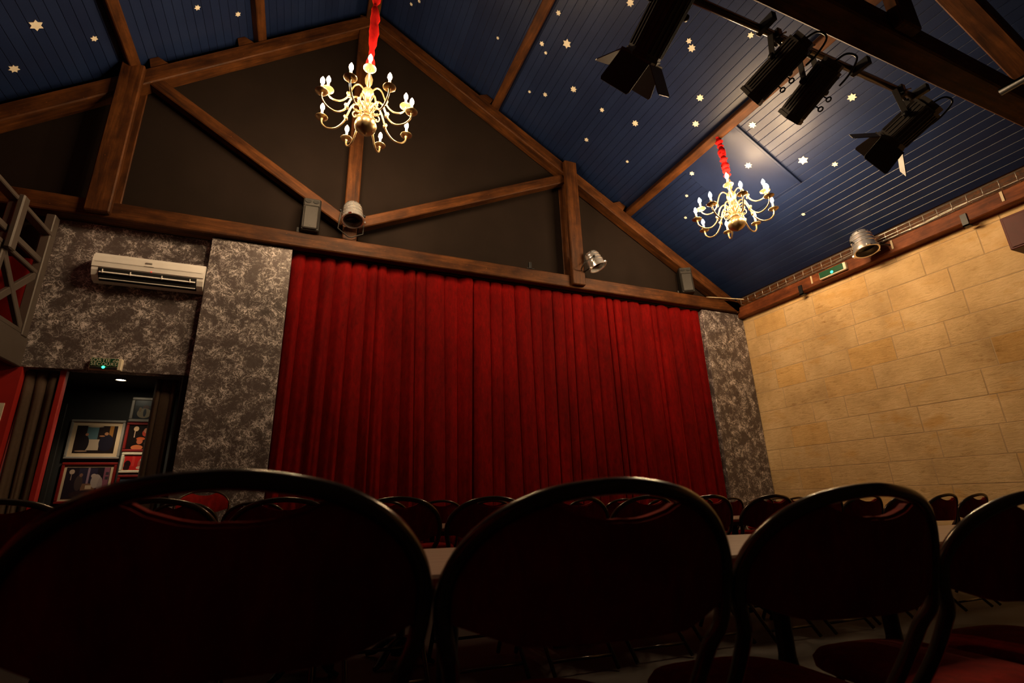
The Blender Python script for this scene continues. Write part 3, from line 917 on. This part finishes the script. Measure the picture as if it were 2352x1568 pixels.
# ------------------------------------------------------------------ chrome par cans
def par_can(label, loc, d, roll_axis=Vector((1, 0, 0)), base=None, s=1.0):
    r = thing('par_can', label, 'spotlight', loc, group=None)
    T = frame_to((0, 0, 0), d) @ Matrix.Rotation(-PI / 2, 4, 'X') @ Matrix.Scale(s, 4)      # lathe axis z -> d
    prof = [(.0, -.135), (.045, -.134), (.078, -.122), (.094, -.10), (.098, -.075), (.104, -.072), (.104, -.066), (.100, -.062), (.103, -.03), (.109, -.027), (.109, -.020), (.104, -.016), (.108, .02), (.114, .023), (.114, .030), (.109, .034), (.112, .085), (.122, .088), (.122, .118), (.116, .12), (.106, .116), (.102, .05), (.09, -.04), (.0, -.06)]
    MB().lathe(prof, 32).build('can', 'chrome', r, T, 40)
    MB().lathe([(.0, .02), (.07, .03), (.101, .052)], 24, cap=False).build('lens', 'glass_dark', r, T)
    for k in range(8):
        an = 2 * PI * k / 8
        MB().cbox((-.005, -.003, -.008), (.005, .003, .008), .001).build('vent_slot', 'black', r, T @ Matrix.Rotation(an, 4, 'Z') @ Matrix.Translation((0, -.0955, -.098)))
    for k in range(3):
        an = 2 * PI * k / 3 + .5
        MB().cbox((-.018, -.012, -.012), (.018, .012, .014), .003).build('clip', 'chrome', r, T @ Matrix.Rotation(an, 4, 'Z') @ Matrix.Translation((0, -.128, .105)))
    # yoke from the pivots back to its fixing
    X = T.to_3x3() @ Vector((1, 0, 0))
    X.normalize()
    b = Vector(base) - Vector(loc)
    pts = [X * .125 * s, X * .14 * s + b * .75, b + X * .02, b - X * .02, -X * .14 * s + b * .75, -X * .125 * s]
    q = MB()
    q.tube(pts, .009, 4)
    q.build('yoke', 'spk_grey', r)
    for sg in (1, -1):
        MB().lathe([(.0, -.018), (.016, -.016), (.016, .012), (0, .014)], 10).build('knob', 'cast', r, frame_to(X * .132 * s * sg, X) @ Matrix.Rotation(PI / 2, 4, 'X'))
    return r
par_can('polished par can spotlight at the foot of the king post', (.345, 5.79, H + 3.50), (.04, -.26, -.95), base=(.335, 5.90, H + 3.22), s=1.12)
par_can('polished par can spotlight on the truss post over the curtain', (3.87, 5.77, H + 3.42), (.32, -.20, -.90), base=(3.66, 5.82, H + 3.26), s=1.12)
par_can('polished par can spotlight on the wall plate of the stone wall', (6.70, 3.62, H + 3.13), (-.06, -.16, -.95), base=(6.89, 3.42, H + 3.03), s=1.25)

# ------------------------------------------------------------------ cable tray on the wall plate
tr = thing('cable_tray', 'wire cable tray running above the wooden wall plate', 'cable tray', (6.90, 1.5, H + 3.10))
MB().tube([(-.06, .1, .09), (-.06, 4.35, .09)], .004, 6).build('wire', 'steel', tr)
MB().tube([(-.06, .1, .035), (-.06, 4.35, .035)], .004, 6).build('wire', 'steel', tr)
MB().tube([(.06, .1, .0), (.06, 4.35, .0)], .004, 6).build('wire', 'steel', tr)
rung = MB().tube([(-.06, 0, .095), (-.06, 0, .0), (.06, 0, -.003)], .0045, 5).mesh('rung')
rung.materials.append(M['steel'])
for k in range(29):
    put('rung', rung, None, tr, Matrix.Translation((0, .12 + k * .15, 0)))
for k, (dx, dz) in enumerate(((-.035, .012), (-.01, .016), (.015, .01))):
    pts = [(dx + .008 * math.sin(i * 1.7 + k), .1 + i * .36, dz + .006 * math.cos(i * 2.1 + k)) for i in range(12 if k else 8)]
    MB().tube(smooth_path(pts, 4), .0045, 6).build('cable', 'steel', tr)
tag(MB().tube(smooth_path([(6.78, 5.7, H + 3.14), (6.65, 5.88, H + 3.212), (6.45, 5.92, H + 3.213), (6.28, 5.95, H + 3.213), (6.2, 6.0, H + 3.213)], 5), .009, 6).build('loose_cable', 'candle'), 'pale cable lying over the tie beam end by the stone wall', 'cable')

# ------------------------------------------------------------------ lighting pipe and theatre lanterns on the near truss
PIPE_Y, PIPE_Z = 1.665, H + 2.955
pp = thing('lighting_pipe', 'black steel lighting pipe under the near truss', 'pipe', (3.2, PIPE_Y, PIPE_Z))
MB().tube([(-3.4, 0, 0), (1.3, 0, 0)], .025, 12).build('pipe', 'tube', pp)
for xx in (-.6, .35, 1.05):
    MB().cbox((xx - .02, -.11, -.03), (xx + .02, .03, .035), .004).build('hanger', 'cast', pp)
def lantern(label, rear, front, rad, sides, doors, barn_roll=0.0):
    rear, front = Vector(rear), Vector(front)
    rear.z += H
    front.z += H
    d = (front - rear).normalized()
    ln = (front - rear).length
    mid = rear.lerp(front, .45)
    r = thing('stage_lantern', label, 'stage light', mid)
    T = frame_to((0, 0, 0), d) @ Matrix.Rotation(-PI / 2, 4, 'X')          # local z along the beam
    z0, z1 = -.45 * ln, .55 * ln
    q = MB()
    ring = lambda rr, k=1.0: [(rr * math.cos(2 * PI * (i + .5) / sides), rr * k * math.sin(2 * PI * (i + .5) / sides)) for i in range(sides)]
    q.prism(ring(rad), z0 + .04, z1, 'z')
    q.prism(ring(rad * .82), z0, z0 + .04, 'z')
    q.build('casing', 'lamp_black', r, T)
    for k in range(sides):                                                    # cooling fins along each face
        an = 2 * PI * k / sides
        ap = rad * math.cos(PI / sides)
        q = MB()
        for j in range(3):
            q.box((ap, (j - 1) * rad * .28 - .003, z0 + .06), (ap + .006, (j - 1) * rad * .28 + .003, z1 - .03))
        q.build('fin', 'lamp_black', r, T @ Matrix.Rotation(an, 4, 'Z'))
    MB().prism(ring(rad * 1.06), z1 - .012, z1 + .012, 'z').build('front_rim', 'lamp_black', r, T)
    MB().lathe([(0, z1 + .016), (rad * .5, z1 + .015), (rad * .8, z1 + .006)], 20, cap=False).build('lens', 'glass_dark', r, T)
    MB().tube(smooth_path([(0, 0, z0 + .01), (.02, .02, z0 - .06), (.09, .05, z0 - .07), (.12, .06, z0 + .02), (.13, .05, z0 + .10)], 5), .007, 6).build('cable', 'cast', r, T)
    if doors:
        w = rad * .95
        zz = z1 + .012
        for k, (op, dep) in enumerate(doors):
            # flap: trapezoid hinged on the front edge
            P = [(-w * .98, 0), (w * .98, 0), (w * 1.02, dep * .92), (w * .92, dep), (-w * .92, dep), (-w * 1.02, dep * .92)]
            f = MB()
            f.prism([(a, b_) for a, b_ in P], -.0025, .0025, 'y')
            A = T @ Matrix.Rotation(barn_roll + k * PI / 2, 4, 'Z') @ Matrix.Translation((0, w, zz)) @ Matrix.Rotation(-op, 4, 'X')
            f.build('barn_door', 'lamp_black', r, A)
        fr = MB()
        for k in range(4):
            A = Matrix.Rotation(barn_roll + k * PI / 2, 4, 'Z')
            fr.box((-w, w * .92, zz - .01), (w, w * 1.04, zz + .004), A)
        fr.build('barn_frame', 'lamp_black', r, T)
        MB().cbox((-.03, w * .55, zz - .004), (.03, w * .9, zz + .003), .002).build('label_tag', 'box_red', r, T @ Matrix.Rotation(barn_roll, 4, 'Z'))
    else:
        for zz, sx in ((.02, 1), (.09, 1)):
            ap = rad + .0
            MB().box((ap - .02, -.006, zz - .004), (ap + .04, .006, zz + .004)).lathe([(.012, -.004), (.02, -.003), (.02, .003), (.012, .004)], 10, Matrix.Translation((ap + .055, 0, zz)) @ Matrix.Rotation(PI / 2, 4, 'X'), cap=False).build('shutter_handle', 'cast', r, T @ Matrix.Rotation(.3, 4, 'Z'))
    # yoke with clamp round the pipe
    clamp = Vector((mid.x + .02, PIPE_Y, PIPE_Z)) - mid
    X = T.to_3x3() @ Vector((1, 0, 0))
    for sg in (1, -1):
        a = X * (rad + .014) * sg
        b_ = clamp + X * .06 * sg + Vector((0, 0, -.05))
        dv = b_ - a
        w_ = Vector((0, 0, 1)).cross(X).normalized()
        A = Matrix((X, dv.normalized().cross(X).normalized(), dv.normalized())).transposed().to_4x4()
        A.translation = a
        MB().cbox((-.003, -.018, -.02), (.003, .018, dv.length), .001).build('yoke_arm', 'spk_grey', r, A)
        MB().lathe([(0, -.014), (.02, -.012), (.02, .012), (0, .014)], 12).build('pivot_knob', 'cast', r, frame_to(a + X * .012 * sg, X) @ Matrix.Rotation(PI / 2, 4, 'X'))
    q = MB()
    q.tube([clamp + X * .065 + Vector((0, 0, -.05)), clamp - X * .065 + Vector((0, 0, -.05))], .012, 6)
    q.build('yoke_bar', 'spk_grey', r)
    MB().cbox((-.022, -.036, -.06), (.022, .036, .038), .006).build('clamp', 'cast', r, Matrix.Translation(clamp))
    MB().tube([clamp + Vector((0, -.03, -.02)), clamp + Vector((-.01, -.075, -.05))], .006, 6).build('clamp_screw', 'steel', r)
    return r
lantern('black barn-door lantern hung furthest from the stone wall', (1.675, 1.35, 2.665), (1.632, 1.75, 2.428), .105, 8, ((.45, .20), (.8, .17), (.45, .20), (.9, .17)), .95)
lantern('black profile spotlight with finned casing beside the barn-door lantern', (2.765, 1.50, 2.772), (2.670, 1.88, 2.616), .092, 6, None)
lantern('black profile spotlight with shutter handles between the others', (3.009, 1.50, 2.675), (2.985, 1.85, 2.514), .092, 6, None)
lantern('black barn-door lantern hung closest to the stone wall', (4.084, 1.50, 2.70), (4.030, 1.80, 2.566), .112, 8, ((.6, .20), (.9, .18), (.6, .20), (1.0, .18)), .75)
tag(MB().tube([(4.86, 1.38, H + 2.952), (5.02, -2.8, H + 2.952)], .03, 10).build('cable_conduit', 'cast'), 'black pipe leading back from the near truss', 'pipe')

# ------------------------------------------------------------------ dark red cabinet on the right wall
bx_ = thing('wall_cabinet', 'dark red cabinet loudspeaker bracketed to the stone wall', 'loudspeaker', (6.75, 1.92, H + 2.26))
MB().cbox((-.26, -.28, 0), (.20, .28, .36), .006).build('cabinet', 'box_red', bx_)
MB().cbox((-.268, -.26, .02), (-.25, .26, .34), .004).build('grille', 'box_red', bx_)
MB().cbox((-.03, .05, .35), (.03, .11, .46), .005).cbox((-.03, .05, .43), (.29, .11, .46), .004).build('bracket', 'cast', bx_)

# ------------------------------------------------------------------ chairs
TR = .0120
def back_y(x, z):
    """rear face line of the backrest: reclined and curved in plan"""
    zz = (z - .64) / .21
    return -.135 - .055 * zz - .062 * (1 - (x / .23) ** 2)
half = [(0, .85), (.06, .845), (.115, .833), (.165, .808), (.202, .772), (.222, .73), (.2245, .69), (.215, .645)]
full = [(-x, z_) for x, z_ in half[:0:-1]] + half
def chair_proto():
    c = thing('folding_chair', 'x', 'chair')
    hoop = [Vector((x, back_y(x, z_ - .0) , z_ - TR)) for x, z_ in full]
    lowr = lambda s: [Vector((s * .205, -.125, .60)), Vector((s * .200, -.085, .53)), Vector((s * .200, -.03, .45))]
    path = lowr(-1)[::-1] + hoop + lowr(1)
    MB().tube(smooth_path(path, 4), TR, 10).build('back_frame', 'tube', c)
    for s in (-1, 1):
        MB().tube(smooth_path([(s * .200, -.03, .45), (s * .200, .04, .34), (s * .200, .14, .16), (s * .200, .22, .012)], 4), TR, 10).build('leg', 'tube', c)
        MB().tube([(s * .178, .16, .425), (s * .178, -.25, .012)], .011, 8).build('leg', 'tube', c)
    MB().tube([(-.2, .165, .115), (.2, .165, .115)], .008, 6).build('stretcher', 'tube', c)
    MB().tube([(-.178, -.20, .062), (.178, -.20, .062)], .008, 6).build('stretcher', 'tube', c)
    # backrest panel: fills the hoop, dips under the top bar to leave a hand slot
    nx, nz_ = 28, 8
    def top(x):
        ax = abs(x)
        for (xa, za), (xb, zb) in zip(half, half[1:]):
            if xa <= ax <= xb:
                t = za + (zb - za) * (ax - xa) / max(xb - xa, 1e-6)
                break
        else:
            t = .69
        t -= .020
        if ax < .098:
            t -= .040 * (1 - (ax / .098) ** 2) ** .75
        return t
    def bot(x):
        ax = abs(x) / .215
        return .640 + .028 * max(0, ax - .6) / .4
    xs = [-.214 + .428 * i / nx for i in range(nx + 1)]
    def slab(name, mat, y0, y1, lift):
        q = MB()
        for side, yo in ((0, y0), (1, y1)):
            vs = []
            for j in range(nz_ + 1):
                for x in xs:
                    t = j / nz_
                    zt, zb = top(x), bot(x)
                    if zt < zb + .01:
                        zt = zb + .01
                    z_ = zb + (zt - zb) * t
                    edge = min(1, 4 * min(t, 1 - t) + .15, 5 * (1 - abs(x) / .214) + .1)
                    y = back_y(x, z_) + yo * (.6 + .4 * edge)
                    vs.append((x, y, z_ + (lift * t if abs(x) < .095 else 0)))
            fs = []
            for j in range(nz_):
                for i in range(nx):
                    a = j * (nx + 1) + i
                    f = (a, a + 1, a + nx + 2, a + nx + 1)
                    fs.append(f if side == 0 else f[::-1])
            q.add(vs, fs, True)
        n1 = (nx + 1) * (nz_ + 1)
        def idx(i, j, s_):
            return s_ * n1 + j * (nx + 1) + i
        loop = [(i, 0) for i in range(nx)] + [(nx, j) for j in range(nz_)] + [(i, nz_) for i in range(nx, 0, -1)] + [(0, j) for j in range(nz_, 0, -1)]
        for k in range(len(loop)):
            a, b_ = loop[k], loop[(k + 1) % len(loop)]
            q.f.append((idx(*a, 0), idx(*a, 1), idx(*b_, 1), idx(*b_, 0)))
            q.sm.append(True)
        q.build(name, mat, c, None, 60)
    slab('back_shell', 'fabric_red', -.008, .003, 0)
    slab('back_cushion', 'fabric_red', .002, .022, .005)
    # seat cushion
    s = MB()
    n = 28
    rings = [(.86, .425), (.99, .432), (1.0, .448), (.95, .462), (.7, .470), (.0001, .472)]
    vs = []
    for k, z_ in rings:
        for i in range(n):
            a = 2 * PI * i / n
            ca, sa = math.cos(a), math.sin(a)
            e = .62
            vs.append((.195 * k * math.copysign(abs(ca) ** e, ca), .075 + .205 * k * math.copysign(abs(sa) ** e, sa), z_))
    fs = [tuple(range(n))[::-1]]
    for j in range(len(rings) - 1):
        for i in range(n):
            fs.append((j * n + i, j * n + (i + 1) % n, (j + 1) * n + (i + 1) % n, (j + 1) * n + i))
    s.add(vs, fs, True)
    s.build('seat', 'fabric_red', c)
    return c
proto = chair_proto()
used = [False]
def chair(x, y, label, group, rz=0.0, z=None):
    if used[0]:
        c = copy_tree(proto)
    else:
        c = proto
        used[0] = True
    c.location = (x, y, fz(x) if z is None else z)
    c.rotation_euler = (0, TILT if z is None else 0, rz)
    c['label'], c['group'] = label, group
    return c
TH = math.radians(-3.9)
BACK = ['folding chair with red seat in the back row opposite the silver panel', 'folding chair with red seat in the back row facing the middle of the curtain',
        'folding chair with red seat in the back row third from the doorway side', 'folding chair with red seat in the back row fourth from the doorway side',
        'folding chair with red seat in the back row at its stone wall end']
for k in range(5):
    c = chair(-.064 + .4738 * k, .870 - .032 * k, BACK[k], 'red chairs in the back row', TH)
    c.scale = (1, 1, 1 - .0075 * k)
ROWS = [(2.745, [-.05 + .49 * k for k in range(-3, 12)], 'middle row'),
        (4.745, [-.78, -.29, .20, .69] + [1.18 + .49 * k for k in range(0, 10)], 'curtain row')]
rj = random.Random(2)
ORD = ['first', 'second', 'third', 'fourth', 'fifth', 'sixth', 'seventh', 'eighth', 'ninth', 'tenth', 'eleventh', 'twelfth', 'thirteenth', 'fourteenth', 'fifteenth', 'sixteenth']
for ri, (yy, xs_, lab) in enumerate(ROWS):
    for i, x in enumerate(xs_):
        chair(x + .008 * rj.uniform(-1, 1), yy + .04 * rj.uniform(-1, 1), 'folding chair in the ' + lab + ', ' + ORD[i] + ' from the doorway side', 'red chairs of the ' + lab, math.radians(rj.uniform(-2, 2)))
struct(MB().cbox((-1.14, 5.30, -.05), (-.32, 5.99, .14), .01).build('floor_podium', 'floor'))
chair(-.80, 5.60, 'folding chair turned to face the seats in front of silver panel', 'chair facing the audience', PI + .1, .14)
chair(6.15, 5.45, 'folding chair standing alone close to narrow silver panel', 'chair by the narrow panel', math.radians(-4))

# ------------------------------------------------------------------ tables between the rows
def table_proto():
    t = thing('long_table', 'x', 'table')
    MB().cbox((-.75, -.28, .667), (.75, .28, .69), .006).build('table_top', 'table', t)
    MB().box((-.70, -.20, .64), (.70, .20, .668)).build('apron', 'cast', t)
    for sx in (-.515, .515):
        MB().lathe([(.05, .03), (.045, .06), (.026, .10), (.024, .30), (.030, .34), (.024, .38), (.024, .62), (.05, .65)], 14).build('column', 'cast', t, Matrix.Translation((sx, 0, 0)))
        for k in range(4):
            an = PI / 4 + k * PI / 2
            MB().tube(smooth_path([(.0, 0, .10), (.09, 0, .085), (.17, 0, .03), (.22, 0, .012)], 4), [.02] * 9 + [.015, .014, .012, .012], 6).build('foot', 'cast', t, Matrix.Translation((sx, 0, 0)) @ Matrix.Rotation(an, 4, 'Z'))
    return t
tp = table_proto()
first = True
for yy, x0, n, lab in ((1.23, -.67, 3, 'pale narrow table in front of the back row chairs'), (3.13, -.4, 4, 'pale narrow table in front of the middle row chairs'), (5.13, .75, 4, 'pale narrow table close to the stage curtain')):
    for k in range(n):
        t = tp if first else copy_tree(tp)
        first = False
        x = x0 + k * 1.52
        t.location = (x, yy, fz(x))
        t.rotation_euler = (0, TILT, 0)
        t['label'] = lab + ', ' + ORD[k] + ' from the doorway side'
        t['group'] = lab.replace('pale narrow table', 'tables')
